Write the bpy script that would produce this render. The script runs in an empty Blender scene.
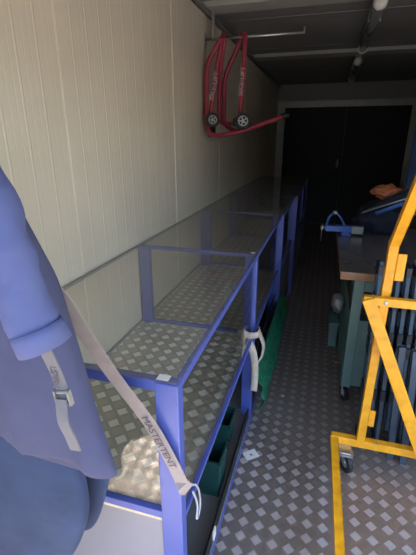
import bpy, bmesh, math, random
from mathutils import Vector, Matrix, noise
random.seed(4)
S = bpy.context.scene
C = S.collection
PI = math.pi

# ------------------------------------------------------------------ camera, world, sun, exposure
cd = bpy.data.cameras.new('camera'); cam = bpy.data.objects.new('camera', cd); C.objects.link(cam)
D = Vector((121, -139.5, 386)).normalized(); V = Vector((2, 1072, 386)); V.normalize(); V = (V - D*(D.dot(V))).normalized()
X = V.cross(D)                                   # rows of the camera-to-world rotation (right, down, forward)
rows = [X, D, -V]
M = Matrix.Identity(4)
for i in range(3):
    M[i][0] = rows[i][0]; M[i][1] = -rows[i][1]; M[i][2] = -rows[i][2]
M[2][3] = 1.55
cam.matrix_world = M
cd.sensor_fit = 'HORIZONTAL'; cd.sensor_width = 36; cd.lens = 386/416*36; cd.clip_start = 0.02
S.camera = cam

w = bpy.data.worlds.new('sky'); S.world = w; w.use_nodes = True
nt = w.node_tree; bg = nt.nodes['Background']
sky = nt.nodes.new('ShaderNodeTexSky'); sky.sky_type = 'NISHITA'; sky.sun_disc = False
sky.sun_elevation = math.radians(66); sky.sun_rotation = math.radians(200); sky.air_density = 1.2; sky.dust_density = 1.5
nt.links.new(sky.outputs[0], bg.inputs[0]); bg.inputs[1].default_value = 0.40

sl = bpy.data.lights.new('sun', 'SUN'); sl.energy = 15; sl.angle = 0.01; sl.color = (1, .95, .87)
so = bpy.data.objects.new('sun', sl); C.objects.link(so)
sd = Vector((-.12, .33, -1.0)).normalized()      # direction the sunlight travels
so.rotation_euler = sd.to_track_quat('-Z', 'Y').to_euler()

pl = bpy.data.lights.new('opening_portal', 'AREA'); pl.shape = 'RECTANGLE'; pl.size = 2.3; pl.size_y = 2.2
pl.cycles.is_portal = True
po = bpy.data.objects.new('opening_portal', pl); C.objects.link(po)
po.location = (.245, -.42, 1.08); po.rotation_euler = (PI/2, 0, 0)     # emits towards +y

vs = S.view_settings
vs.view_transform = 'Standard'; vs.look = 'None'; vs.gamma = 1; vs.use_curve_mapping = False; vs.exposure = 1.3

pl2 = bpy.data.lights.new('side_portal', 'AREA'); pl2.shape = 'RECTANGLE'; pl2.size = 1.94; pl2.size_y = 2.1
pl2.cycles.is_portal = True
p2 = bpy.data.objects.new('side_portal', pl2); C.objects.link(p2)
p2.location = (1.45, .575, 1.06); p2.rotation_euler = (PI/2, 0, PI/2)     # emits towards -x

# ------------------------------------------------------------------ materials
def mat(name, col, rough=.5, metal=0, var=.0, vscale=6, bump=0, bscale=80, spec=.5, coat=0, dirt=None):
    m = bpy.data.materials.new(name); m.use_nodes = True
    t = m.node_tree; b = t.nodes['Principled BSDF']
    b.inputs['Base Color'].default_value = (*col, 1); b.inputs['Roughness'].default_value = rough
    b.inputs['Metallic'].default_value = metal; b.inputs['Specular IOR Level'].default_value = spec
    b.inputs['Coat Weight'].default_value = coat
    if var:
        tc = t.nodes.new('ShaderNodeTexCoord'); n = t.nodes.new('ShaderNodeTexNoise'); n.inputs['Scale'].default_value = vscale
        n.inputs['Detail'].default_value = 5
        t.links.new(tc.outputs['Object'], n.inputs['Vector'])
        r = t.nodes.new('ShaderNodeValToRGB'); r.color_ramp.elements[0].position = .3; r.color_ramp.elements[1].position = .7
        lo = dirt if dirt else [c*(1-var) for c in col]
        r.color_ramp.elements[0].color = (*lo, 1); r.color_ramp.elements[1].color = (*[min(1, c*(1+var)) for c in col], 1)
        t.links.new(n.outputs[0], r.inputs[0]); t.links.new(r.outputs[0], b.inputs['Base Color'])
    if bump:
        tc = t.nodes.new('ShaderNodeTexCoord'); n = t.nodes.new('ShaderNodeTexNoise'); n.inputs['Scale'].default_value = bscale
        t.links.new(tc.outputs['Object'], n.inputs['Vector'])
        bp = t.nodes.new('ShaderNodeBump'); bp.inputs['Strength'].default_value = bump; bp.inputs['Distance'].default_value = .01
        t.links.new(n.outputs[0], bp.inputs['Height']); t.links.new(bp.outputs[0], b.inputs['Normal'])
    return m

def tread(name, base, dirt, rough, metal=.6):
    """five-bar tread plate: squares turned 45 degrees, bars alternating in direction"""
    m = bpy.data.materials.new(name); m.use_nodes = True
    t = m.node_tree; N = t.nodes; L = t.links; b = N['Principled BSDF']
    def mth(op, a, bb=None, c=None):
        n = N.new('ShaderNodeMath'); n.operation = op
        for i, v in enumerate((a, bb, c)):
            if v is None: continue
            if isinstance(v, (int, float)): n.inputs[i].default_value = v
            else: L.new(v, n.inputs[i])
        return n.outputs[0]
    g = N.new('ShaderNodeNewGeometry'); sp = N.new('ShaderNodeSeparateXYZ'); L.new(g.outputs['Position'], sp.inputs[0])
    u = mth('DIVIDE', mth('ADD', sp.outputs[0], .329), .0655); v = mth('DIVIDE', mth('SUBTRACT', sp.outputs[1], 1.198), .0655)
    r = mth('ADD', u, v); s = mth('SUBTRACT', u, v)
    rr = mth('ROUND', r); sr = mth('ROUND', s)
    lr = mth('SUBTRACT', r, rr); ls = mth('SUBTRACT', s, sr)
    par = mth('ABSOLUTE', mth('MODULO', mth('ADD', rr, sr), 2.0))
    odd = mth('GREATER_THAN', par, .5)
    mask = mth('MULTIPLY', mth('LESS_THAN', mth('ABSOLUTE', lr), .36), mth('LESS_THAN', mth('ABSOLUTE', ls), .36))
    # bars run along r (u=v direction) in even cells: height varies with ls
    across = mth('ADD', mth('MULTIPLY', odd, lr), mth('MULTIPLY', mth('SUBTRACT', 1, odd), ls))
    bar = mth('MULTIPLY', mth('ADD', mth('COSINE', mth('MULTIPLY', across, 2*PI*6.6)), 1), .5)
    hgt = mth('MULTIPLY', bar, mask)
    bp = N.new('ShaderNodeBump'); bp.inputs['Strength'].default_value = .32; bp.inputs['Distance'].default_value = .0022
    L.new(hgt, bp.inputs['Height']); L.new(bp.outputs[0], b.inputs['Normal'])
    tang = N.new('ShaderNodeCombineXYZ'); tang.inputs[0].default_value = 1
    L.new(mth('SUBTRACT', mth('MULTIPLY', odd, 2), 1), tang.inputs[1])   # ridges scatter light across their length
    L.new(tang.outputs[0], b.inputs['Tangent'])
    L.new(mth('MULTIPLY', mask, .97), b.inputs['Anisotropic'])
    # one bar direction's bright reflection painted in, the others and the recesses stay dull
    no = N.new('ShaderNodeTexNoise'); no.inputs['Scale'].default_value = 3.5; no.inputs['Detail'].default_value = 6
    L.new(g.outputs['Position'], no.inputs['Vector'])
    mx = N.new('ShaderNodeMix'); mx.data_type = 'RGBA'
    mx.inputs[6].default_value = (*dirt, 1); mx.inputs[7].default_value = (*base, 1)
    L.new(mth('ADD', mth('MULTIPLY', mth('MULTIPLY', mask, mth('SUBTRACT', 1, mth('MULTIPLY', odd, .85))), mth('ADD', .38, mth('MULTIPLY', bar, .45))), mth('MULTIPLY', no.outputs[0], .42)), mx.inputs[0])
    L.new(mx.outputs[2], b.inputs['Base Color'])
    b.inputs['Metallic'].default_value = metal
    L.new(mth('ADD', rough+.12, mth('MULTIPLY', mask, .0)), b.inputs['Roughness'])
    return m

def glass(name, tint=(.972, .975, .965), dust_sheen=.0, ior=1.5):
    m = bpy.data.materials.new(name); m.use_nodes = True
    t = m.node_tree; t.nodes.clear()
    o = t.nodes.new('ShaderNodeOutputMaterial'); mx = t.nodes.new('ShaderNodeMixShader')
    tr = t.nodes.new('ShaderNodeBsdfTransparent'); tr.inputs[0].default_value = (*tint, 1)
    gl = t.nodes.new('ShaderNodeBsdfGlossy'); gl.inputs['Roughness'].default_value = .015
    g = t.nodes.new('ShaderNodeNewGeometry'); d = t.nodes.new('ShaderNodeVectorMath'); d.operation = 'DOT_PRODUCT'
    t.links.new(g.outputs['Incoming'], d.inputs[0]); t.links.new(g.outputs['Normal'], d.inputs[1])
    prev = d.outputs['Value']; fr = None
    for op, k in (('ABSOLUTE', None), ('SUBTRACT', 1.0), ('POWER', 5.0), ('MULTIPLY', .96), ('ADD', .04)):   # Schlick
        fr = t.nodes.new('ShaderNodeMath'); fr.operation = op
        if op == 'SUBTRACT': fr.inputs[0].default_value = k; t.links.new(prev, fr.inputs[1])
        else:
            t.links.new(prev, fr.inputs[0])
            if k is not None: fr.inputs[1].default_value = k
        prev = fr.outputs[0]
    t.links.new(fr.outputs[0], mx.inputs[0]); t.links.new(tr.outputs[0], mx.inputs[1]); t.links.new(gl.outputs[0], mx.inputs[2])
    if dust_sheen:  # pale haze: dust plus painted-in reflection of wall and ceiling
        df = t.nodes.new('ShaderNodeBsdfDiffuse'); df.inputs[0].default_value = (.6, .58, .54, 1)
        m2 = t.nodes.new('ShaderNodeMixShader'); m2.inputs[0].default_value = dust_sheen
        t.links.new(mx.outputs[0], m2.inputs[1]); t.links.new(df.outputs[0], m2.inputs[2]); mx = m2
    t.links.new(mx.outputs[0], o.inputs[0]); return m

W = dict(
    wall=mat('cream_panel', (.61, .54, .43), .42, 0, .05, 2.5, .05, 60),
    lining=mat('cream_lining', (.54, .50, .41), .35),
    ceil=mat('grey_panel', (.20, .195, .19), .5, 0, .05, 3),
    endp=mat('end_panel', (.36, .35, .33), .5),
    alu=mat('brushed_aluminium', (.50, .49, .48), .45, .6, .06, 20),
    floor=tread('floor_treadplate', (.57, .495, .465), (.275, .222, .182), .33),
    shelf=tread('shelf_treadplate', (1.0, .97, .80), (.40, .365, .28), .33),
    blue=mat('blue_paint', (.07, .10, .36), .38, 0, .06, 9),
    glass=glass('pane_glass'), dusty_sheen=glass('dusty_sheen_glass', dust_sheen=.075),
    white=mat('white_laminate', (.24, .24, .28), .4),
    grey=mat('grey_liner', (.16, .165, .17), .55, 0, .1, 8),
    black=mat('black_rubber', (.012, .012, .013), .5),
    door=mat('black_door', (.010, .010, .011), .55),
    dgreen=mat('green_plastic', (.012, .06, .055), .4),
    net=mat('green_sheet', (.01, .15, .075), .6, 0, .35, 40, .5, 120),
    strap=mat('beige_webbing', (.36, .30, .28), .8, 0, .08, 30, .2, 400),
    strapl=mat('pale_webbing', (.50, .44, .36), .8, 0, .12, 25, .3, 200),
    gstrap=mat('grey_webbing', (.15, .142, .155), .7, 0, .06, 40, .2, 400),
    ink=mat('dark_print', (.10, .085, .10), .7),
    hook=mat('pale_plastic', (.42, .44, .48), .45),
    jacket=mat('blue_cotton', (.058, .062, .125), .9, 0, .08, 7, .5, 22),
    sleeve=mat('lit_blue_cotton', (.09, .105, .24), .8, 0, .08, 7, .5, 24),  # jacket cloth in a paler blue, the sleeve's bright highlight painted in
    trousers=mat('dark_blue_cotton', (.024, .040, .095), .9, 0, .25, 8, .5, 20),
    yellow=mat('yellow_paint', (.88, .41, .015), .38, 0, .10, 24, dirt=(.74, .32, .012)),
    red=mat('red_paint', (.30, .028, .055), .4),
    steel=mat('steel', (.55, .55, .56), .3, .9),
    wood=mat('bench_wood', (.32, .15, .07), .55, 0, .2, 20),
    bench=mat('dark_bench_sheet', (.15, .14, .14), .26, .3, .15, 5),
    gg=mat('grey_green_paint', (.13, .22, .20), .45, 0, .08, 8),
    bg=mat('blue_grey_metal', (.062, .095, .135), .38, .4, .15, 10),
    bgd=mat('dark_joint_plastic', (.02, .025, .035), .45),
    navy=mat('navy_fabric', (.010, .014, .032), .8, 0, .2, 10, .5, 25),
    brown=mat('orange_leather', (.42, .13, .05), .7, 0, .15, 14, .3, 30),
    viseb=mat('vise_blue', (.06, .13, .42), .4),
    cast=mat('cast_iron', (.30, .29, .27), .5, .5),
    brass=mat('brass', (.7, .5, .2), .3, .9),
    tube=mat('tube_cover', (.10, .10, .10), .15, 0, spec=.6),
    lampend=mat('white_lamp_end', (.62, .60, .58), .35),
    paper=mat('paper_card', (.80, .76, .68), .7),
    print_w=mat('white_print', (.52, .48, .50), .5),
    blocker=mat('dark_sky_blocker', (.05, .06, .045), .9, 0, .3, 3),
    ground=mat('outside_ground', (.15, .14, .13), .9, 0, .2, 2),
    hubs=mat('wheel_hub', (.5, .5, .52), .35, .6),
)

# ------------------------------------------------------------------ mesh helpers
def obj(name, bm, m, parent=None, smooth=False, loc=None):
    me = bpy.data.meshes.new(name); bmesh.ops.recalc_face_normals(bm, faces=bm.faces); bm.to_mesh(me); bm.free()
    me.materials.append(m)
    if smooth: me.polygons.foreach_set('use_smooth', [True]*len(me.polygons))
    o = bpy.data.objects.new(name, me); C.objects.link(o)
    if parent: o.parent = parent
    if loc: o.location = loc
    return o
def box(bm, a, b, bev=0):
    r = bmesh.ops.create_cube(bm, size=1)
    vv = r['verts']
    for v in vv:
        v.co = Vector([(a[i]+b[i])/2 + v.co[i]*(b[i]-a[i]) for i in range(3)])
    if bev:
        es = list({e for v in vv for e in v.link_edges})
        bmesh.ops.bevel(bm, geom=es, offset=bev, segments=2, affect='EDGES', profile=.5)
def bx(*boxes, bev=0):
    bm = bmesh.new()
    for a, b in boxes: box(bm, a, b, bev)
    return bm
def bar(bm, p, q, wd, dp, up=(0, 0, 1), bev=.002):
    """rectangular bar from p to q; wd across, dp along the 'up' side"""
    p = Vector(p); q = Vector(q); d = (q-p); L_ = d.length; d.normalize(); up = Vector(up)
    if abs(d.dot(up)) > .98: up = Vector((0, 1, 0))
    s = d.cross(up).normalized(); t = s.cross(d).normalized()
    r = bmesh.ops.create_cube(bm, size=1); mtx = Matrix((s, d, t)).transposed()
    for v in r['verts']: v.co = p + mtx @ Vector((v.co.x*wd, (v.co.y+.5)*L_, v.co.z*dp))
    if bev: bmesh.ops.bevel(bm, geom=list({e for v in r['verts'] for e in v.link_edges}), offset=bev, segments=1, affect='EDGES')
def spl(pts, n=6):
    pts = [Vector(p) for p in pts]; P = [pts[0]*2-pts[1]]+pts+[pts[-1]*2-pts[-2]]; out = []
    for i in range(1, len(P)-2):
        for k in range(n):
            t = k/n; a, b, c, d = P[i-1:i+3]
            out.append(.5*((2*b)+(c-a)*t+(2*a-5*b+4*c-d)*t*t+(3*b-a-3*c+d)*t*t*t))
    out.append(pts[-1]); return out
def tube(bm, pts, r, n=12, rad=None, cap=True):
    pts = [Vector(p) for p in pts]; rings = []; prev = None
    for i, p in enumerate(pts):
        d = (pts[min(i+1, len(pts)-1)]-pts[max(i-1, 0)]).normalized()
        if prev is None: s = d.cross(Vector((0, 0, 1)) if abs(d.z) < .9 else Vector((0, 1, 0))).normalized()
        else: s = (prev - d*prev.dot(d)).normalized()
        prev = s; t = d.cross(s); rr = rad[i] if rad else r
        rings.append([bm.verts.new(p + (s*math.cos(2*PI*k/n)+t*math.sin(2*PI*k/n))*rr) for k in range(n)])
    for a, b in zip(rings, rings[1:]):
        for k in range(n): bm.faces.new((a[k], a[(k+1) % n], b[(k+1) % n], b[k]))
    if cap: bm.faces.new(rings[0]); bm.faces.new(rings[-1])
def ribbon(bm, pts, wdirs, wd, th):
    """flat webbing along pts with given width directions"""
    pts = [Vector(p) for p in pts]; rings = []
    for i, p in enumerate(pts):
        d = (pts[min(i+1, len(pts)-1)]-pts[max(i-1, 0)]).normalized()
        wv = Vector(wdirs[i] if isinstance(wdirs, list) else wdirs); wv = (wv-d*wv.dot(d)).normalized(); nn = d.cross(wv)
        rings.append([bm.verts.new(p+wv*sx*wd/2+nn*sy*th/2) for sx, sy in ((-1, -1), (1, -1), (1, 1), (-1, 1))])
    for a, b in zip(rings, rings[1:]):
        for k in range(4): bm.faces.new((a[k], a[(k+1) % 4], b[(k+1) % 4], b[k]))
    bm.faces.new(rings[0]); bm.faces.new(rings[-1])
def lathe(bm, prof, c, axis, n=24):
    """prof: (radius, offset along axis)"""
    ax = Vector(axis).normalized(); s = ax.cross(Vector((0, 0, 1)) if abs(ax.z) < .9 else Vector((1, 0, 0))).normalized(); t = ax.cross(s); c = Vector(c)
    rings = [[bm.verts.new(c+ax*h+(s*math.cos(2*PI*k/n)+t*math.sin(2*PI*k/n))*max(r, 1e-4)) for k in range(n)] for r, h in prof]
    for a, b in zip(rings, rings[1:]):
        for k in range(n): bm.faces.new((a[k], a[(k+1) % n], b[(k+1) % n], b[k]))
    bm.faces.new(rings[0]); bm.faces.new(rings[-1])
def lathed(*a, **k):
    bm = bmesh.new(); lathe(bm, *a, **k); return bm
def tag(o, label, cat=None, group=None):
    o['label'] = label
    if cat: o['category'] = cat
    if group: o['group'] = group
    return o
def thing(name, loc, label, cat, group=None):
    o = bpy.data.objects.new(name, None); C.objects.link(o); o.location = loc; o.empty_display_size = .05
    return tag(o, label, cat, group)
def rel(o, parent):                       # mesh built in world space, parented to an Empty that is away from the origin
    o.parent = parent; o.matrix_parent_inverse = Matrix.Identity(4)
    o.data.transform(Matrix.Translation(-parent.location)); return o
def part(name, bm, m, parent, smooth=False, label=None):
    o = obj(name, bm, m, None, smooth); rel(o, parent)
    if label: o['label'] = label
    return o
def sub(name, bm, m, parentpart, smooth=False):       # sub-part: parent part is a mesh whose own data was shifted
    o = obj(name, bm, m, None, smooth); o.parent = parentpart
    o.data.transform(Matrix.Translation(-parentpart.parent.location)); return o
def struct(name, bm, m, parent=None, label=None):
    o = obj(name, bm, m, parent)
    if not parent: o['kind'] = 'structure'
    return o
def text_bm(body, size, origin, xdir, ydir, th=.0004):
    cu = bpy.data.curves.new('txt', 'FONT'); cu.body = body; cu.size = size; cu.extrude = th; cu.align_x = 'CENTER'; cu.align_y = 'CENTER'
    to = bpy.data.objects.new('txt', cu); C.objects.link(to); bpy.context.view_layer.update()
    me = bpy.data.meshes.new_from_object(to); bm = bmesh.new(); bm.from_mesh(me)
    bpy.data.objects.remove(to); bpy.data.curves.remove(cu); bpy.data.meshes.remove(me)
    x = Vector(xdir).normalized(); y = Vector(ydir); y = (y-x*y.dot(x)).normalized(); z = x.cross(y); o = Vector(origin)
    for v in bm.verts: v.co = o+x*v.co.x+y*v.co.y+z*v.co.z
    return bm
def wheel(parent, c, axis, r, wdt, tm=None, spokes=0):
    t_ = part('wheel', lathed([(r*.60, -wdt*.3), (r*.62, -wdt/2), (r*.92, -wdt/2), (r, -wdt*.3), (r, wdt*.3), (r*.92, wdt/2), (r*.62, wdt/2), (r*.60, wdt*.3)], c, axis), tm or W['black'], parent)
    if not spokes:
        sub('hub', lathed([(r*.2, -wdt*.5), (r*.22, -wdt*.4), (r*.5, -wdt*.36), (r*.5, wdt*.36), (r*.22, wdt*.4), (r*.2, wdt*.5)], c, axis), W['hubs'], t_)
        return t_
    ax = Vector(axis).normalized(); s_ = ax.cross(Vector((0, 0, 1))).normalized(); u_ = ax.cross(s_); c = Vector(c)
    bm = bmesh.new(); lathe(bm, [(r*.16, -wdt*.34), (r*.16, wdt*.52)], c, axis, 14)
    rim = [c+ax*wdt*.50+(s_*math.cos(k*PI/16)+u_*math.sin(k*PI/16))*r*.56 for k in range(33)]
    tube(bm, rim, r*.07, 8)
    for k in range(spokes):
        d = s_*math.cos(k*2*PI/spokes)+u_*math.sin(k*2*PI/spokes)
        bar(bm, c+d*r*.1+ax*wdt*.42, c+d*r*.56+ax*wdt*.42, r*.16, wdt*.12, ax, 0)
    sub('hub', bm, W['hubs'], t_); return t_

# ------------------------------------------------------------------ setting
XL, XR, YE, YO, ZC = -.93, 1.42, 7.6, -.40, 2.43
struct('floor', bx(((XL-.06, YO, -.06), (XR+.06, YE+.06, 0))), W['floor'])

def ribbed(axis0, axis1, pitch, joints, place):
    """profiled panel: narrow raised ribs every pitch, deep joints between panels; place(t, depth, end) -> point"""
    prof = []; t = axis0
    prof.append((axis0, 0))
    k = math.ceil(axis0/pitch)
    while k*pitch < axis1-.02:
        c = k*pitch
        if joints and k % joints == 2: prof += [(c-.006, 0), (c-.004, -.004), (c+.004, -.004), (c+.006, 0), (c+.010, .002), (c+.014, 0)]
        else: prof += [(c-.007, 0), (c-.003, .0011), (c+.001, .0011), (c+.005, 0), (c+.033, 0), (c+.035, -.0004), (c+.037, 0), (c+.066, 0), (c+.068, -.0004), (c+.070, 0)]
        k += 1
    prof.append((axis1, 0))
    bm = bmesh.new()
    for off in (0,):
        a = [bm.verts.new(place(t, d, 0)) for t, d in prof]; b = [bm.verts.new(place(t, d, 1)) for t, d in prof]
        for i in range(len(prof)-1): bm.faces.new((a[i], a[i+1], b[i+1], b[i]))
        # back skin, so the panel has thickness
        ba = [bm.verts.new(place(t, -.05, 0)) for t in (axis0, axis1)]; bb = [bm.verts.new(place(t, -.05, 1)) for t in (axis0, axis1)]
        bm.faces.new((ba[0], ba[1], bb[1], bb[0])); bm.faces.new((a[0], b[0], bb[0], ba[0])); bm.faces.new((a[-1], b[-1], bb[1], ba[1]))
        bm.faces.new(a+[ba[1], ba[0]]); bm.faces.new(b+[bb[1], bb[0]])
    return bm
struct('wall_left', ribbed(YO, YE, .1, 11, lambda t, d, e: (XL+d, t+.01, 0 if e == 0 else ZC)), W['wall'])
struct('wall_right', ribbed(1.55, YE, .1, 11, lambda t, d, e: (XR-d, t, 0 if e == 0 else ZC)), W['wall'])
struct('trim_5', bx(((XR, YO, 2.12), (XR+.05, 1.55, ZC))), W['endp'])
struct('ceiling', ribbed(YO, YE, .1, 11, lambda t, d, e: (XL if e == 0 else XR, t, ZC-d)), W['ceil'])
struct('wall_back', bx(((XL, YE, 2.16), (XR, YE+.05, ZC)), ((XL-.05, YE+.11, -.05), (XR+.05, YE+.16, ZC))), W['endp'])
struct('wall_front', bx(((XL-.05, YO-.06, 2.12), (XR+.05, YO, ZC+.05))), W['endp'])
struct('trim_1', bx(((XL, YE-.015, 2.06), (XR, YE+.05, 2.16)), ((XL, YE-.015, 0), (XL+.13, YE+.05, 2.06)), ((XR-.15, YE-.015, 0), (XR, YE+.05, 2.06))), W['alu'])
struct('trim_2', bx(((XL, 4.84, ZC-.035), (XR, 5.06, ZC-.001))), W['endp'])
struct('trim_3', bx(((XL, 2.98, ZC-.035), (XR, 3.16, ZC-.001))), W['endp'])
struct('trim_4', bx(((XL+.001, YO, ZC-.05), (XL+.045, 7.58, ZC-.036)), ((XL+.001, YO, ZC-.05), (XL+.012, 7.58, ZC-.002))), W['ceil'])
for i, (a, b) in enumerate(((-.803, .249), (.249, 1.27))):
    d = struct('door_%d' % (i+1), bx(((a+.003, YE+.01, .01), (b, YE+.05, 2.058)), bev=.003), W['door'])
    if i == 0:
        obj('door_handle', bx(((.17, YE-.03, 1.05), (.2, YE+.01, 1.19)), ((.15, YE-.045, 1.1), (.22, YE-.03, 1.12)), bev=.003), W['cast'], d)
        for z in (.4, 1.1, 1.78): obj('hinge', bx(((-.825, YE-.04, z), (-.79, YE-.012, z+.09)), bev=.004), W['brass'], d)
    else:
        for z in (.4, 1.1, 1.78): obj('hinge', bx(((1.265, YE-.04, z), (1.30, YE-.012, z+.09)), bev=.004), W['brass'], d)
g = struct('ground', bx(((-14, -16, -.7), (14, 12, -.6))), W['ground'])

struct('sky_blocker', bx(((-14, -9.4, -.6), (14, -9, 3.6))), W['blocker'])  # unseen dark wall added to block low sky and dim the far end

# ------------------------------------------------------------------ display cases along the left wall
ZS, ZT = .572, 1.014
def case(y0, y1, x1, label, near=False, postw=.06, last=False):
    x0 = XL+.008
    t = thing('display_case', ((x0+x1)/2, (y0+y1)/2, 0), label, 'display case', 'blue framed glass display cases along the left wall')
    F = W['blue']; r = .028
    for px in (x0, x1-postw):
        for py in ((y0, y1-.034) if last else (y0,)):
            part('post', bx(((px, py, 0), (px+postw, py+.034, ZT-.002)), bev=.003), F, t)
    fr = .028 if near else .017
    part('front_rail', bx(((x0+postw-.002, y0+.002, ZT-fr), (x1-postw+.002, y0+.028, ZT)), bev=.002), F, t)
    part('front_rail', bx(((x0+postw-.002, y0+.002, ZS), (x1-postw+.002, y0+.022, ZS+fr*.9)), bev=.002), F, t)
    part('front_rail', bx(((x0+postw-.002, y0+.002, .02), (x1-postw+.002, y0+.028, .05)), bev=.002), F, t)
    for z, hh in ((ZT-.024, .024), (ZS-.012, .018), (.02, .03)):
        part('side_rail', bx(((x1-.016, y0+.032, z), (x1-.001, y1+.006, z+hh)), bev=.002), F, t)
    part('wall_rail', bx(((x0-.003, y0+.032, ZT-.010), (x0+.008, y1+.006, ZT)), ), W['cast'], t, label='thin grey rail along the wall')
    part('wall_rail', bx(((x0-.003, y0+.032, ZS), (x0+.007, y1+.004, ZS+.010)), ), W['cast'], t)
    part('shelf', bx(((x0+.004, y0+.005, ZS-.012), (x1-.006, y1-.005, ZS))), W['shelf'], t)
    part('lower_deck', bx(((x0+.004, y0+.01, .05), (x1-.004, y1-.01, .075))), W['grey'], t)
    part('back_panel', bx(((x0+.001, y0+.01, .06), (x0+.006, y1-.01, ZS-.012))), W['grey'], t)
    part('side_track', bx(((x1-.02, y0+.034, .075), (x1-.012, y1-.034, .11)), ((x1-.012, y0+.034, .055), (x1-.006, y1-.034, .135)), bev=.001), W['black'], t)
    G = W['glass']
    part('glass_top', bx(((x0+.002, y0+.002, ZT+.0005), (x1-.001, y1-.002, ZT+.005))), W['dusty_sheen'], t)
    part('glass_side', bx(((x1-.014, y0+.034, ZS+.02), (x1-.009, y1-.034, ZT-.028))), G, t)
    part('glass_end', bx(((x0+.02, y0+.012, ZS+.02), (x1-postw, y0+.017, ZT-.028))), G, t)
    return t
c1 = case(.700, 1.795, -.28, 'nearest blue framed glass case with tread plate shelf and white end panel', True)
part('end_panel', bx(((XL+.07, .708, .05), (-.34, .722, ZS-.01)), bev=.002), W['white'], c1)
part('corner_chip_or_glint', bx(((-.335, .703, ZT+.0055), (-.305, .725, ZT+.0065))), W['paper'], c1)
part('latch_tag', bx(((-.286, 1.02, .085), (-.279, 1.05, .13)), bev=.002), W['paper'], c1)
c2 = case(1.805, 2.895, -.28, 'second blue framed glass case behind the knotted webbing, green sheet at its foot')
part('lower_door', bx(((-.292, 1.845, .30), (-.284, 2.86, .335)), ((-.30, 1.845, .36), (-.292, 2.86, .385)), bev=.002), W['black'], c2)
part('corner_chip_or_glint', bx(((-.315, 1.806, ZT+.0055), (-.295, 1.82, ZT+.0065))), W['paper'], c2)  # tiny pale chip painting in a yellowish glint on the frame
for y0, y1, x1, lb in ((2.905, 3.895, -.265, 'third blue framed glass case, in the middle of the row along the wall'),
                       (3.905, 4.895, -.235, 'fourth blue framed glass case, dim and narrow seen, before the farthest one'),
                       (4.905, 5.88, -.235, 'farthest blue framed glass case, dark, nearest the black doors')):
    c = case(y0, y1, x1, lb, postw=.085, last=y1 > 5.5)
    part('lower_door', bx(((x1-.02, y0+.04, .14), (x1-.006, y1-.04, ZS-.01)), bev=.002), W['grey'], c)

# green bins on the lower deck of the nearest case
def bin_(x, y, z, lb, sc=1):
    t = thing('storage_bin', (x, y, z), lb, 'bin', 'green bins in the lower part of the nearest case')
    bm = bmesh.new()
    lo = [(-.045, -.07), (.045, -.07), (.045, .07), (-.045, .07)]; H = .19*sc
    def ring(k, z): return [bm.verts.new((a*k, b*k, z)) for a, b in lo]
    a = ring(.86, 0); b = ring(1, H); c_ = ring(.95, H); d = ring(.82, .004)
    for p, q in ((a, b), (b, c_), (c_, d)):
        for i in range(4): bm.faces.new((p[i], p[(i+1) % 4], q[(i+1) % 4], q[i]))
    bm.faces.new(a); bm.faces.new(d)
    o = obj('tub', bm, W['dgreen'], t)
    bm = bmesh.new(); h = H
    box(bm, (-.051, -.076, h-.008), (-.044, .076, h), .001); box(bm, (.044, -.076, h-.008), (.051, .076, h), .001)
    box(bm, (-.051, -.076, h-.008), (.051, -.068, h), .001); box(bm, (-.051, .068, h-.008), (.051, .076, h), .001)
    obj('rim', bm, W['dgreen'], t)
    return t
bin_(-.355, 1.28, .076, 'dark green plastic bin, nearest in the lower part of the nearest case', 1.05)
bin_(-.38, 1.56, .076, 'dark green plastic bin standing behind the nearest green bin', .8)

# crumpled green sheet at the foot of the second case
bm = bmesh.new(); nu, nv = 60, 26; gr = []
for i in range(nu+1):
    y = 1.80+1.30*i/nu; row = []
    for j in range(nv+1):
        s = j/nv; z = .335-(.25+.05*min(1, i/nu*3))*s; bul = .058*math.sin(min(1, s*1.15)*PI*.75)+.012
        n1 = noise.noise(Vector((y*9, s*5, 1)))*.022+noise.noise(Vector((y*24, s*12, 5)))*.011
        row.append(bm.verts.new((-.276+max(.003, bul+n1*min(1, s*4)), y+noise.noise(Vector((y*5, s*6, 9)))*.01, z)))
    gr.append(row)
for i in range(nu):
    for j in range(nv): bm.faces.new((gr[i][j], gr[i+1][j], gr[i+1][j+1], gr[i][j+1]))
o = obj('green_sheet', bm, W['net'], None, True); tag(o, 'crumpled green sheet hanging over the foot of the second case', 'plastic sheet')
sm = o.modifiers.new('s', 'SOLIDIFY'); sm.thickness = .003; sm.offset = 1

# knotted webbing round the post between the two nearest cases
t = thing('tie_strap', (-.27, 1.79, .6), 'pale beige webbing knotted round the post between the two nearest cases', 'strap')
bm = bmesh.new()
lp = spl([(-.36, 1.775, .60), (-.335, 1.755, .605), (-.30, 1.755, .595), (-.262, 1.76, .60), (-.252, 1.79, .607), (-.262, 1.83, .60)], 6)
ribbon(bm, lp, (0, .1, 1), .032, .007); part('loop', bm, W['strapl'], t, True)
bm = bmesh.new(); ribbon(bm, spl([(-.335, 1.745, .60), (-.30, 1.742, .57), (-.272, 1.73, .52), (-.262, 1.75, .43), (-.262, 1.77, .33), (-.264, 1.765, .255)], 8), [(1, .35, .2)]*40+[(1, .1, 0)], .036, .005)
part('tail', bm, W['strapl'], t, True)
bm = bmesh.new(); ribbon(bm, spl([(-.258, 1.80, .60), (-.250, 1.83, .56), (-.235, 1.86, .49), (-.240, 1.85, .43), (-.256, 1.82, .40)], 8), (.3, 1, 0), .03, .005)
part('tail', bm, W['strapl'], t, True)

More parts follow.
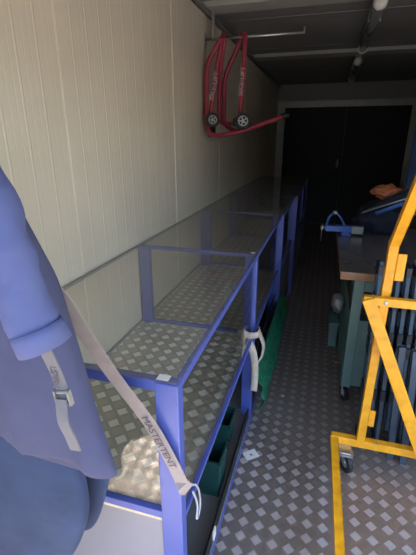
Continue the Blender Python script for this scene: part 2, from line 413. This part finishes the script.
# printed strap across the front of the nearest case
t = thing('printed_strap', (-.33, .67, .85), 'beige strap printed MASTERTENT slung across the front of the nearest case', 'strap')
SP = [(-.475, .53, 1.33), (-.454, .56, 1.272), (-.439, .60, 1.174), (-.417, .66, 1.036), (-.349, .682, .907), (-.296, .686, .796), (-.268, .690, .722), (-.2705, .735, .665)]
pts = spl(SP, 8)
bm = bmesh.new()
wds = []
for i, p in enumerate(pts):
    k = i/len(pts); wds.append((1, 0, .45) if k < .82 else (.45, .9, .2))
ribbon(bm, pts, wds, .036, .0016); part('webbing', bm, W['strap'], t)
a = Vector(SP[4]); b = Vector(SP[5]); dr = (b-a).normalized()
part('lettering', text_bm('MASTERTENT', .026, a.lerp(b, .44)+Vector((0, -.0045, -.002)), dr, (.75, 0, .5)), W['ink'], t)
bm = bmesh.new()
kp = spl([(-.262, .742, .675), (-.262, .765, .65), (-.262, .79, .60), (-.262, .80, .545), (-.262, .785, .515), (-.262, .765, .525), (-.262, .775, .56), (-.262, .755, .62), (-.262, .738, .655)], 6)
tube(bm, kp, .0032, 8); part('carabiner', bm, W['hook'], t, True)

# ------------------------------------------------------------------ hanging garments, near left
rail = thing('coat_rail', (XL, .5, 1.74), 'steel coat rail fixed to the left wall above the blue jacket', 'coat rail')
part('rod', lathed([(.009, 0), (.009, .33)], (XL-.002, .5, 1.74), (1, 0, 0), n=12), W['steel'], rail, True)
part('wall_plate', lathed([(.03, 0), (.03, .008)], (XL-.001, .5, 1.74), (1, 0, 0), n=20), W['steel'], rail)

def garment(levels, bot, n=96, seed=0, fold=.01, front=None):
    """levels: (z, x_left, x_right, y_centre, half thickness); bot(x, front) lifts the hem"""
    bm = bmesh.new(); rings = []
    L_ = len(levels)
    for li, (z, xl, xr, yc, ht) in enumerate(levels):
        ring = []; f = li/(L_-1)
        for k in range(n):
            th = 2*PI*k/n; cx = math.cos(th); sy = math.sin(th)
            ex = math.copysign(abs(cx)**.8, cx); ey = math.copysign(abs(sy)**.75, sy)
            x = (xl+xr)/2+(xr-xl)/2*ex
            fo = noise.noise(Vector((x*13+seed, z*1.6, seed+(1 if sy > 0 else 0))))*fold*(.4+1.4*f)+noise.noise(Vector((x*34, z*5, seed+3)))*fold*.35
            y = yc+ht*ey+fo*(abs(sy)**.5)*(-1 if sy < 0 else 1)
            zz = z+(bot(x, -sy)*(f**6) if bot else 0)
            ring.append(bm.verts.new((x, y, zz)))
        rings.append(ring)
    for a, b in zip(rings, rings[1:]):
        for k in range(n): bm.faces.new((a[k], a[(k+1) % n], b[(k+1) % n], b[k]))
    bm.faces.new(rings[0]); bm.faces.new(rings[-1])
    return bm
def lerp_levels(L_, m=5):
    P = spl([Vector((z, xl, xr)) for z, xl, xr, _, _ in L_], m); Q = spl([Vector((yc, ht, 0)) for *_, yc, ht in L_], m)
    return [(p[0], p[1], p[2], q[0], q[1]) for p, q in zip(P, Q)]
jk = thing('work_jacket', (-.6, .5, 1.74), 'blue cotton work jacket hanging at the left, grey strap below its sleeve', 'jacket')
J = [(1.66, -.70, -.62, .50, .02), (1.62, -.78, -.565, .50, .04), (1.56, -.83, -.505, .50, .048), (1.50, -.86, -.503, .50, .055), (1.43, -.86, -.460, .50, .06), (1.36, -.86, -.430, .50, .06), (1.30, -.86, -.410, .50, .06), (1.20, -.86, -.388, .50, .055), (1.10, -.86, -.370, .50, .05), (1.0, -.86, -.350, .50, .042), (.935, -.86, -.334, .50, .034)]
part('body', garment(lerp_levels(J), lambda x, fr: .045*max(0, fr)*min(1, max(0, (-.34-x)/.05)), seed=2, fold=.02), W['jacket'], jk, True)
bm = bmesh.new()
sp_ = spl([(-.53, .47, 1.60), (-.46, .42, 1.54), (-.395, .385, 1.47), (-.367, .372, 1.40), (-.338, .366, 1.306)], 8)
tube(bm, sp_, 0, 28, rad=[.036-.005*min(1, 1.4*i/(len(sp_)-1))+.0018*math.sin(i*.9) for i in range(len(sp_))], cap=False)
for v in bm.verts:                                       # creases in the cloth
    v.co += (v.co-Vector((-.36, .37, v.co.z))).normalized()*(noise.noise(Vector((v.co.x*20, v.co.y*20, v.co.z*38)))*.006) if v.co.z > 1.31 else Vector()
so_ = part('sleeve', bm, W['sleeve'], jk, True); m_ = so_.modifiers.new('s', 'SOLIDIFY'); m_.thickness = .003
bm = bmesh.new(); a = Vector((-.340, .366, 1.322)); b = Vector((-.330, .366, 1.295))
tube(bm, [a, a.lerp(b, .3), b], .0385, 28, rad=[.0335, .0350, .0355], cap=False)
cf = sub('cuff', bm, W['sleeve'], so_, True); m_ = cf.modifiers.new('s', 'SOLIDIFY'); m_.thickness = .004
cf['label'] = 'hemmed cuff'
bm = bmesh.new(); tube(bm, spl([(-.60, .5, 1.66), (-.60, .5, 1.72), (-.60, .5, 1.755), (-.612, .5, 1.762), (-.62, .5, 1.75)], 5), .003, 8)
tube(bm, spl([(-.78, .5, 1.58), (-.66, .5, 1.655), (-.60, .5, 1.665), (-.54, .5, 1.64), (-.50, .5, 1.60)], 5), .006, 8)
part('hanger', bm, W['steel'], jk, True)
# collar
bm = bmesh.new(); ribbon(bm, spl([(-.70, .50, 1.66), (-.64, .452, 1.675), (-.57, .45, 1.655), (-.53, .50, 1.63), (-.57, .54, 1.65), (-.64, .548, 1.67)], 6), (0, 0, 1), .05, .005)
part('collar', bm, W['jacket'], jk, True)
# grey strap with buckle below the cuff
stp = spl([(-.354, .378, 1.31), (-.354, .395, 1.258), (-.349, .403, 1.215), (-.343, .403, 1.172)], 6)
bm = bmesh.new(); ribbon(bm, stp, (1, 0, .2), .021, .002); s1 = part('strap', bm, W['gstrap'], jk, False, 'grey printed strap')
sub('lettering', text_bm('MASTERTENT'[:6], .0165, (-.3515, .3985, 1.232), (-.014, 0, 1), (-1, 0, -.014)), W['ink'], s1)
ox, oz = .010, .022
bm = bmesh.new(); bar(bm, (-.366+ox, .40, 1.170+oz), (-.342+ox, .40, 1.176+oz), .004, .005); bar(bm, (-.363+ox, .40, 1.150+oz), (-.339+ox, .40, 1.157+oz), .004, .004)
bar(bm, (-.364+ox, .40, 1.150+oz), (-.3665+ox, .40, 1.173+oz), .003, .004); bar(bm, (-.340+ox, .40, 1.156+oz), (-.343+ox, .40, 1.177+oz), .003, .004)
part('buckle', bm, W['cast'], jk, False)
bm = bmesh.new(); ribbon(bm, spl([(-.354+ox, .395, 1.165+oz), (-.350+ox, .388, 1.13+oz), (-.345+ox, .392, 1.10+oz), (-.342+ox, .396, 1.072+oz)], 6), (1, 0, .1), .019, .0025)
part('strap_end', bm, W['gstrap'], jk)

tr = thing('work_trousers', (-.62, .5, 1.0), 'darker blue work trousers hanging under the blue jacket', 'trousers')
T = [(1.0, -.80, -.43, .50, .026), (.93, -.82, -.412, .498, .034), (.82, -.82, -.410, .497, .042), (.72, -.82, -.44, .495, .042), (.655, -.82, -.476, .49, .04), (.60, -.82, -.535, .485, .036), (.50, -.82, -.60, .485, .036), (.40, -.82, -.61, .485, .036)]
part('front_leg', garment(lerp_levels(T), None, seed=7, fold=.014), W['trousers'], tr, True)
T2 = [(.95, -.72, -.42, .553, .006), (.91, -.72, -.388, .553, .008), (.868, -.72, -.384, .553, .009), (.80, -.72, -.403, .553, .009), (.73, -.72, -.426, .553, .008), (.68, -.72, -.455, .553, .008), (.65, -.70, -.50, .553, .006)]
part('back_flap', garment(lerp_levels(T2), None, seed=9, fold=.006), W['trousers'], tr, True)

# ------------------------------------------------------------------ paddock stands on the wall bar
wb = thing('hanging_bar', (-.9, 3.07, 2.26), 'steel bar reaching out from the left wall, holding the red stands', 'wall bar')
bm = bmesh.new(); tube(bm, [(-.929, 3.07, 2.220), (-.224, 3.07, 2.220)], .0085, 12); tube(bm, [(-.227, 3.07, 2.215), (-.227, 3.07, 2.255)], .006, 8)
part('rod', bm, W['steel'], wb, True)
part('upright', bx(((-.875, 3.062, 2.225), (-.855, 3.078, 2.395)), ((-.928, 3.045, 2.18), (-.922, 3.095, 2.26)), bev=.002), W['steel'], wb)
def q(x, z, y): return (max(-.905, x*y/3.2), y, 1.55+(z-1.55)*y/3.2)
sa = thing('paddock_stand', (-.85, 3.05, 1.55), 'red motorcycle paddock stand hanging closest to the wall, small dark wheel', 'paddock stand', 'red paddock stands on the hanging bar')
bm = bmesh.new()
tube(bm, spl([q(-.835, 2.252, 3.0), q(-.895, 2.170, 2.99), q(-.945, 2.073, 2.98), q(-.955, 1.855, 2.98), q(-.945, 1.63, 2.98), q(-.885, 1.572, 2.98), q(-.77, 1.583, 2.99), q(-.615, 1.62, 3.05), q(-.335, 1.710, 3.16)], 8), .0165, 14)
f_ = part('handle_frame', bm, W['red'], sa, True)
sub('grip_cap', lathed([(.02, -.028), (.021, 0), (.021, .026), (.012, .03)], q(-.335, 1.71, 3.16), Vector((.28, .11, .1))), W['black'], f_, True)
bm = bmesh.new()
tube(bm, spl([q(-.925, 1.69, 2.99), q(-.91, 1.802, 3.0), q(-.872, 2.053, 3.0), q(-.835, 2.22, 3.0), q(-.825, 2.255, 3.03), q(-.818, 2.272, 3.07), q(-.812, 2.235, 3.11), q(-.838, 2.084, 3.13), q(-.851, 1.86, 3.14), q(-.848, 1.72, 3.14), q(-.815, 1.662, 3.14), q(-.713, 1.662, 3.14)], 8), .0165, 14)
ar = part('arm', bm, W['red'], sa, True)
sub('lettering', text_bm('BIKE-LIFT', .047, Vector(q(-.893, 1.93, 2.98)), Vector((.07, 0, .30)), (-1, 0, .2)), W['print_w'], ar)
wheel(sa, q(-.905, 1.687, 2.955), (.35, -1, .1), .050, .034, spokes=5)
part('axle_bracket', bx((q(-.94, 1.56, 3.03), (-.84, 3.06, 1.63)), bev=.004), W['black'], sa)
sb = thing('paddock_stand', (-.65, 3.05, 1.55), 'red motorcycle paddock stand hanging further out, big pale hubbed wheel', 'paddock stand', 'red paddock stands on the hanging bar')
bm = bmesh.new()
tube(bm, spl([q(-.685, 1.70, 3.0), q(-.675, 1.85, 3.01), q(-.665, 2.011, 3.02), q(-.658, 2.20, 3.02), q(-.66, 2.255, 3.04), q(-.672, 2.272, 3.07), q(-.69, 2.24, 3.11), q(-.72, 2.17, 3.12), q(-.796, 2.017, 3.13), q(-.812, 1.90, 3.13), q(-.811, 1.677, 3.13)], 8), .0165, 14)
ar = part('arm', bm, W['red'], sb, True)
sub('lettering', text_bm('BIKE-LIFT', .047, Vector(q(-.676, 1.955, 2.995)), Vector((.025, 0, .32)), (-1, 0, .1)), W['print_w'], ar)
bm = bmesh.new(); tube(bm, spl([q(-.811, 1.68, 3.13), q(-.78, 1.635, 3.12), q(-.70, 1.60, 3.10), q(-.60, 1.618, 3.13), q(-.50, 1.65, 3.2)], 6), .0165, 14)
part('handle_frame', bm, W['red'], sb, True)
wheel(sb, q(-.66, 1.675, 2.945), (.35, -1, .1), .058, .038, spokes=5)
part('axle_bracket', bx((q(-.74, 1.64, 3.0), (-.62, 3.05, 1.69)), bev=.004), W['black'], sb)

# ------------------------------------------------------------------ tube lamps
for y0, y1, lb in ((3.03, 4.5, 'unlit tube lamp on the ceiling, nearer of the two'), (5.1, 6.55, 'unlit tube lamp on the ceiling, farther one before the black doors')):
    t = thing('tube_lamp', (.23, y0, ZC), lb, 'ceiling lamp', 'tube lamps on the ceiling')
    zt = 2.352
    part('housing', bx(((.195, y0+.03, 2.375), (.265, y1-.03, ZC-.002)), bev=.006), W['cast'], t)
    part('cover', lathed([(.038, 0), (.038, y1-y0-.08)], (.23, y0+.04, zt), (0, 1, 0)), W['tube'], t, True)
    for yy, dr in ((y0, 1), (y1, -1)):
        part('end_cap', lathed([(.020, -.005*dr), (.036, 0), (.044, .02*dr), (.045, .06*dr), (.040, .062*dr)], (.23, yy, zt), (0, 1, 0)), W['lampend'], t, True)
    for cx in (.19, .264): part('clip', bx(((cx, y0+.35, zt-.03), (cx+.006, y0+.37, 2.42))), W['steel'], t)

# ------------------------------------------------------------------ workbench
BZ = .87
wk = thing('workbench', (.75, 2.72, 0), 'dark topped workbench with wooden edge and grey green steel legs', 'workbench')
part('worktop', bx(((.13, 2.10, BZ-.045), (1.40, 3.34, BZ-.004)), bev=.002), W['wood'], wk)
part('top_sheet', bx(((.13, 2.098, BZ-.004), (1.40, 3.34, BZ)), bev=.0005), W['bench'], wk, label='dark worn top sheet')
for x, y in ((.212, 2.16), (.212, 3.2), (1.30, 2.16), (1.30, 3.2)):
    part('leg', bx(((x, y, .11), (x+.055, y+.055, BZ-.045)), bev=.003), W['gg'], wk)
    part('castor_fork', bx(((x+.01, y+.015, .04), (x+.016, y+.045, .11)), ((x+.045, y+.015, .04), (x+.051, y+.045, .11)), ((x+.005, y+.01, .105), (x+.055, y+.05, .112))), W['steel'], wk)
    wheel(wk, (x+.03, y+.03, .05), (1, .3, 0), .05, .026)
part('front_panel', bx(((.265, 2.17, .12), (.62, 2.185, .56)), ((.245, 2.17, .74), (1.30, 2.185, .80)), ((.62, 2.165, .12), (.66, 2.2, .825)), ((.66, 2.17, .12), (1.30, 2.185, .30)), bev=.002), W['gg'], wk)
part('side_panel', bx(((.216, 2.215, .12), (.226, 3.2, .56)), ((.216, 2.215, .74), (.226, 3.2, .80)), bev=.002), W['gg'], wk)
part('shelf', bx(((.21, 2.2, .13), (1.30, 3.22, .145))), W['gg'], wk)

# vise at the left end of the bench
vz = thing('pipe_vise', (.2, 3.0, BZ), 'small blue pipe vise with yoke on the far corner of the bench', 'vise')
part('base', bx(((.15, 2.965, BZ), (.22, 3.035, BZ+.012)), ((.16, 2.98, BZ+.005), (.21, 3.02, BZ+.03)), bev=.003), W['viseb'], vz)
part('body', bx(((.035, 2.975, BZ+.022), (.235, 3.025, BZ+.066)), bev=.006), W['viseb'], vz)
part('jaw', bx(((.222, 2.965, BZ+.014), (.305, 3.035, BZ+.068)), bev=.006), W['cast'], vz, label='bare grey jaw')
bm = bmesh.new(); tube(bm, [(.045, 3.0, BZ+.06), (.052, 3.0, BZ+.12), (.080, 3.0, BZ+.155), (.112, 3.0, BZ+.155), (.142, 3.0, BZ+.12), (.175, 3.0, BZ+.06)], .008, 8)
part('yoke', bm, W['viseb'], vz, True)
bm = bmesh.new(); lathe(bm, [(.012, 0), (.012, .045)], (.0, 3.0, BZ+.045), (1, 0, 0), 12); lathe(bm, [(.018, 0), (.018, .02)], (.005, 3.0, BZ+.045), (1, 0, 0), 12)
sc_ = part('screw', bm, W['steel'], vz, True)
sub('handle', lathed([(.0028, -.10), (.0028, .025)], (.012, 2.985, BZ+.045), (0, 0, 1), n=8), W['steel'], sc_, True)
sub('pin', lathed([(.014, 0), (.014, .03)], (.082, 3.0, BZ+.16), (1, 0, 0), n=10), W['steel'], part('clamp_nut', lathed([(.012, 0), (.014, .015)], (.097, 3.0, BZ+.148), (0, 0, 1), n=10), W['steel'], vz, True), True)

def blob(c, r, seed, amp=.15, fr=5, sub_=4, flat=None):
    bm = bmesh.new(); bmesh.ops.create_icosphere(bm, subdivisions=sub_, radius=1)
    for v in bm.verts:
        n = v.co.normalized(); k = 1+amp*noise.noise(n*fr*.35+Vector((seed, 0, 0)))+amp*.5*noise.noise(n*fr+Vector((0, seed, 0)))
        v.co = Vector((n.x*r[0]*k, n.y*r[1]*k, n.z*r[2]*k))
        if flat is not None and v.co.z < -flat: v.co.z = -flat+(v.co.z+flat)*.05
        v.co += Vector(c)
    return bm
tag(obj('navy_bag', blob((.43, 3.16, BZ+.10), (.19, .13, .135), 3, .2, 6, flat=.099), W['navy'], None, True), 'crumpled navy fabric bag lying on the far end of the bench', 'bag')
gv = obj('leather_cap', blob((.432, 3.03, 1.19), (.095, .07, .05), 8, .32, 6), W['brown'], None, True)
tag(gv, 'orange brown leather bundle lying on top of the navy bag', 'leather bundle')
t = thing('folded_umbrella', (.45, 2.9, 1.1), 'folded black umbrella with blue stripe leaning over the navy bag', 'umbrella')
bm = bmesh.new(); a = Vector((.25, 2.93, 1.035)); b = Vector((.74, 2.93, 1.29)); P = [a.lerp(b, k/10) for k in range(11)]
tube(bm, P, 0, 14, rad=[.006, .014, .02, .026, .03, .033, .034, .034, .03, .02, .008]); part('canopy', bm, W['navy'], t, True)
bm = bmesh.new(); tube(bm, [(.36, 2.89, 1.055), (.56, 2.88, 1.155)], .014, 12); part('shaft', bm, W['viseb'], t, True)
bm = bmesh.new(); tube(bm, [(.27, 2.90, 1.055), (.70, 2.87, 1.235)], .006, 8); part('rib', bm, W['steel'], t, True)
# blue upright plank beyond the bench
t = thing('blue_ladder', (1.0, 4.4, 0), 'blue and grey upright frame standing beyond the bench at the right', 'ladder')
for i, x in enumerate((.86, 1.26)):
    bm = bmesh.new(); bar(bm, (x, 4.5, 0), (x-.01, 4.56, 2.0), .07, .03, (0, 1, 0)); part('rail', bm, W['viseb'], t)
for k in range(7):
    bm = bmesh.new(); bar(bm, (.88, 4.505+.009*k, .25+.27*k), (1.24, 4.505+.009*k, .25+.27*k), .03, .03); part('rung', bm, W['alu'], t)

# odds and ends under the bench
tag(obj('cloth_bundle', blob((.168, 2.62, .47), (.042, .06, .07), 5, .3, 6, 3), W['cast'], None, True), 'pale grey bundle hanging from the side of the bench', 'cloth')
bm = bmesh.new(); box(bm, (.14, 2.85, 0), (.205, 3.05, .20), .006); box(bm, (.134, 2.844, .18), (.21, 3.056, .205), .004)
tag(obj('small_crate', bm, W['gg'], None), 'small grey green crate on the floor left of the bench', 'crate')

# ------------------------------------------------------------------ folded canopy frames
def frame_things(x, yb, yt, w_, lb, h=.98, n=5):
    t = thing('folded_canopy_frame', (x, yb, 0), lb, 'folded tent frame', 'folded tent frames before the bench')
    k = (yt-yb)/h
    def P(dx, dy, z): return (dx, dy+k*z, z)
    for i in range(n):
        dx = w_*(i/(n-1))-w_/2
        for j, dy in enumerate((0, .075)):
            z0 = 0.012 if (i % 2 == 0) else .10+.03*(i % 3); z1 = h-(.02 if i % 2 else 0)-.03*((i*2+j) % 3)
            bm = bmesh.new(); bar(bm, P(dx, dy, z0), P(dx, dy, z1), .017, .027, (0, 1, 0))
            b_ = obj('pole' if i % 2 == 0 else 'scissor_bar', bm, W['bg'], t)
            if i % 2 == 0:
                bm = bmesh.new(); bar(bm, P(dx, dy, .0), P(dx, dy, .035), .03, .036, (0, 1, 0)); obj('foot', bm, W['bgd'], b_)
    for z in (.28, .52, .60, .76, .93):
        for i in range(n):
            dx = w_*(i/(n-1))-w_/2; hh = .025+.012*((i*3+int(z*100)) % 3)
            obj('joint', bx(((dx-.014, k*z-.018, z-hh), (dx+.012, k*z+.092, z+hh)), bev=.003), W['bgd'], t)
    return t
frame_things(.395, 1.83, 2.0, .17, 'blue grey folded tent frame behind the upright of the yellow trolley', .97)
frame_things(.60, 1.80, 1.985, .17, 'blue grey folded tent frame further right behind the yellow trolley', .93)
frame_things(.82, 1.84, 2.0, .17, 'blue grey folded tent frame farthest right before the bench', .96)
t = thing('folded_side_bars', (.5, 1.72, 0), 'two loose blue grey bars standing nearest behind the yellow trolley', 'tent bars')
for x, y in ((.455, 1.765), (.51, 1.74)):
    bm = bmesh.new(); bar(bm, (x-.5, y-1.72, 0), (x-.53, y-1.72+.035, .62), .028, .03, (0, 1, 0)); obj('bar', bm, W['bg'], t)

# ------------------------------------------------------------------ yellow trolley
yt_ = thing('yellow_trolley', (.5, 1.67, 0), 'yellow painted square tube trolley frame on castors, at the right', 'trolley')
YB = 1.67
bm = bmesh.new(); bar(bm, (.152, YB, .135), (1.02, YB, .135), .036, .042); part('base_rail', bm, W['yellow'], yt_)
bm = bmesh.new(); bar(bm, (.166, YB-.015, .137), (.185, .72, .137), .034, .034); part('side_rail', bm, W['yellow'], yt_)
bm = bmesh.new(); bar(bm, (1.0, YB-.015, .137), (1.0, .72, .137), .034, .034); part('side_rail', bm, W['yellow'], yt_)
bm = bmesh.new(); bar(bm, (.288, YB, .15), (.294, YB, 1.15), .036, .036, (0, 1, 0)); bar(bm, (.294, YB+.004, 1.138), (.315, 1.46, 1.46), .036, .034, (0, 1, 0))
part('upright', bm, W['yellow'], yt_)
bm = bmesh.new(); bar(bm, (.98, YB, .15), (.98, YB, 1.15), .036, .036, (0, 1, 0)); bar(bm, (.98, YB+.004, 1.138), (.98, 1.46, 1.46), .036, .034, (0, 1, 0))
part('upright', bm, W['yellow'], yt_)
bm = bmesh.new(); bar(bm, (.205, YB-.034, .905), (1.02, YB-.034, .905), .03, .036); part('cross_rail', bm, W['yellow'], yt_)
bm = bmesh.new(); bar(bm, (.222, YB-.036, .915), (.557, YB-.036, .06+.09), .052, .046, (0, 1, 0)); part('brace', bm, W['yellow'], yt_)
bm = bmesh.new(); box(bm, (.316, YB-.004, .99), (.350, YB+.004, 1.105), .001); part('gusset', bm, W['yellow'], yt_)
bm = bmesh.new(); box(bm, (.308, YB-.004, .24), (.336, YB+.004, .33), .001); part('gusset', bm, W['yellow'], yt_)
part('bolt', lathed([(.008, 0), (.008, .006), (.003, .008)], (.291, YB-.05, .905), (0, -1, 0), n=6), W['steel'], yt_)
part('bolt', lathed([(.006, 0), (.006, .004)], (.36, YB-.018, .158), (0, 0, 1), n=6), W['steel'], yt_)
for cx, cy in ((.225, 1.61), (.95, 1.61), (.225, .78), (.95, .78)):
    part('castor_fork', bx(((cx-.024, cy-.03, .104), (cx+.024, cy+.03, .116)), ((cx-.028, cy-.012, .05), (cx-.024, cy+.02, .112)), ((cx+.028, cy-.012, .05), (cx+.032, cy+.02, .112)), ((cx-.055, cy-.02, .112), (cx+.02, cy+.05, .12)), bev=.001), W['steel'], yt_)
    wheel(yt_, (cx+.004, cy, .052), (.9, .45, 0), .052, .026)

# ------------------------------------------------------------------ floor litter
t = thing('paper_card', (-.235, 1.575, .0), 'small pale card with a dark mark lying beside the nearest case', 'card')
bm = bx(((-.036, -.028, .0005), (.036, .028, .0015))); o = obj('card', bm, W['paper'], t); o2 = obj('mark', text_bm('x', .035, (0, 0, .0018), (1, 0, 0), (0, 1, 0)), W['ink'], t)
t.rotation_euler = (0, 0, .7)
tag(obj('paper_scrap', bx(((-.134, 2.105, 0), (-.118, 2.117, .003))), W['paper'], None), 'tiny pale scrap on the middle of the aisle floor', 'scrap')
tag(obj('wood_offcut', bx(((.19, 2.60, 0), (.225, 2.63, .02)), bev=.002), W['wood'], None), 'small orange wood offcut on the floor under the bench edge', 'offcut')
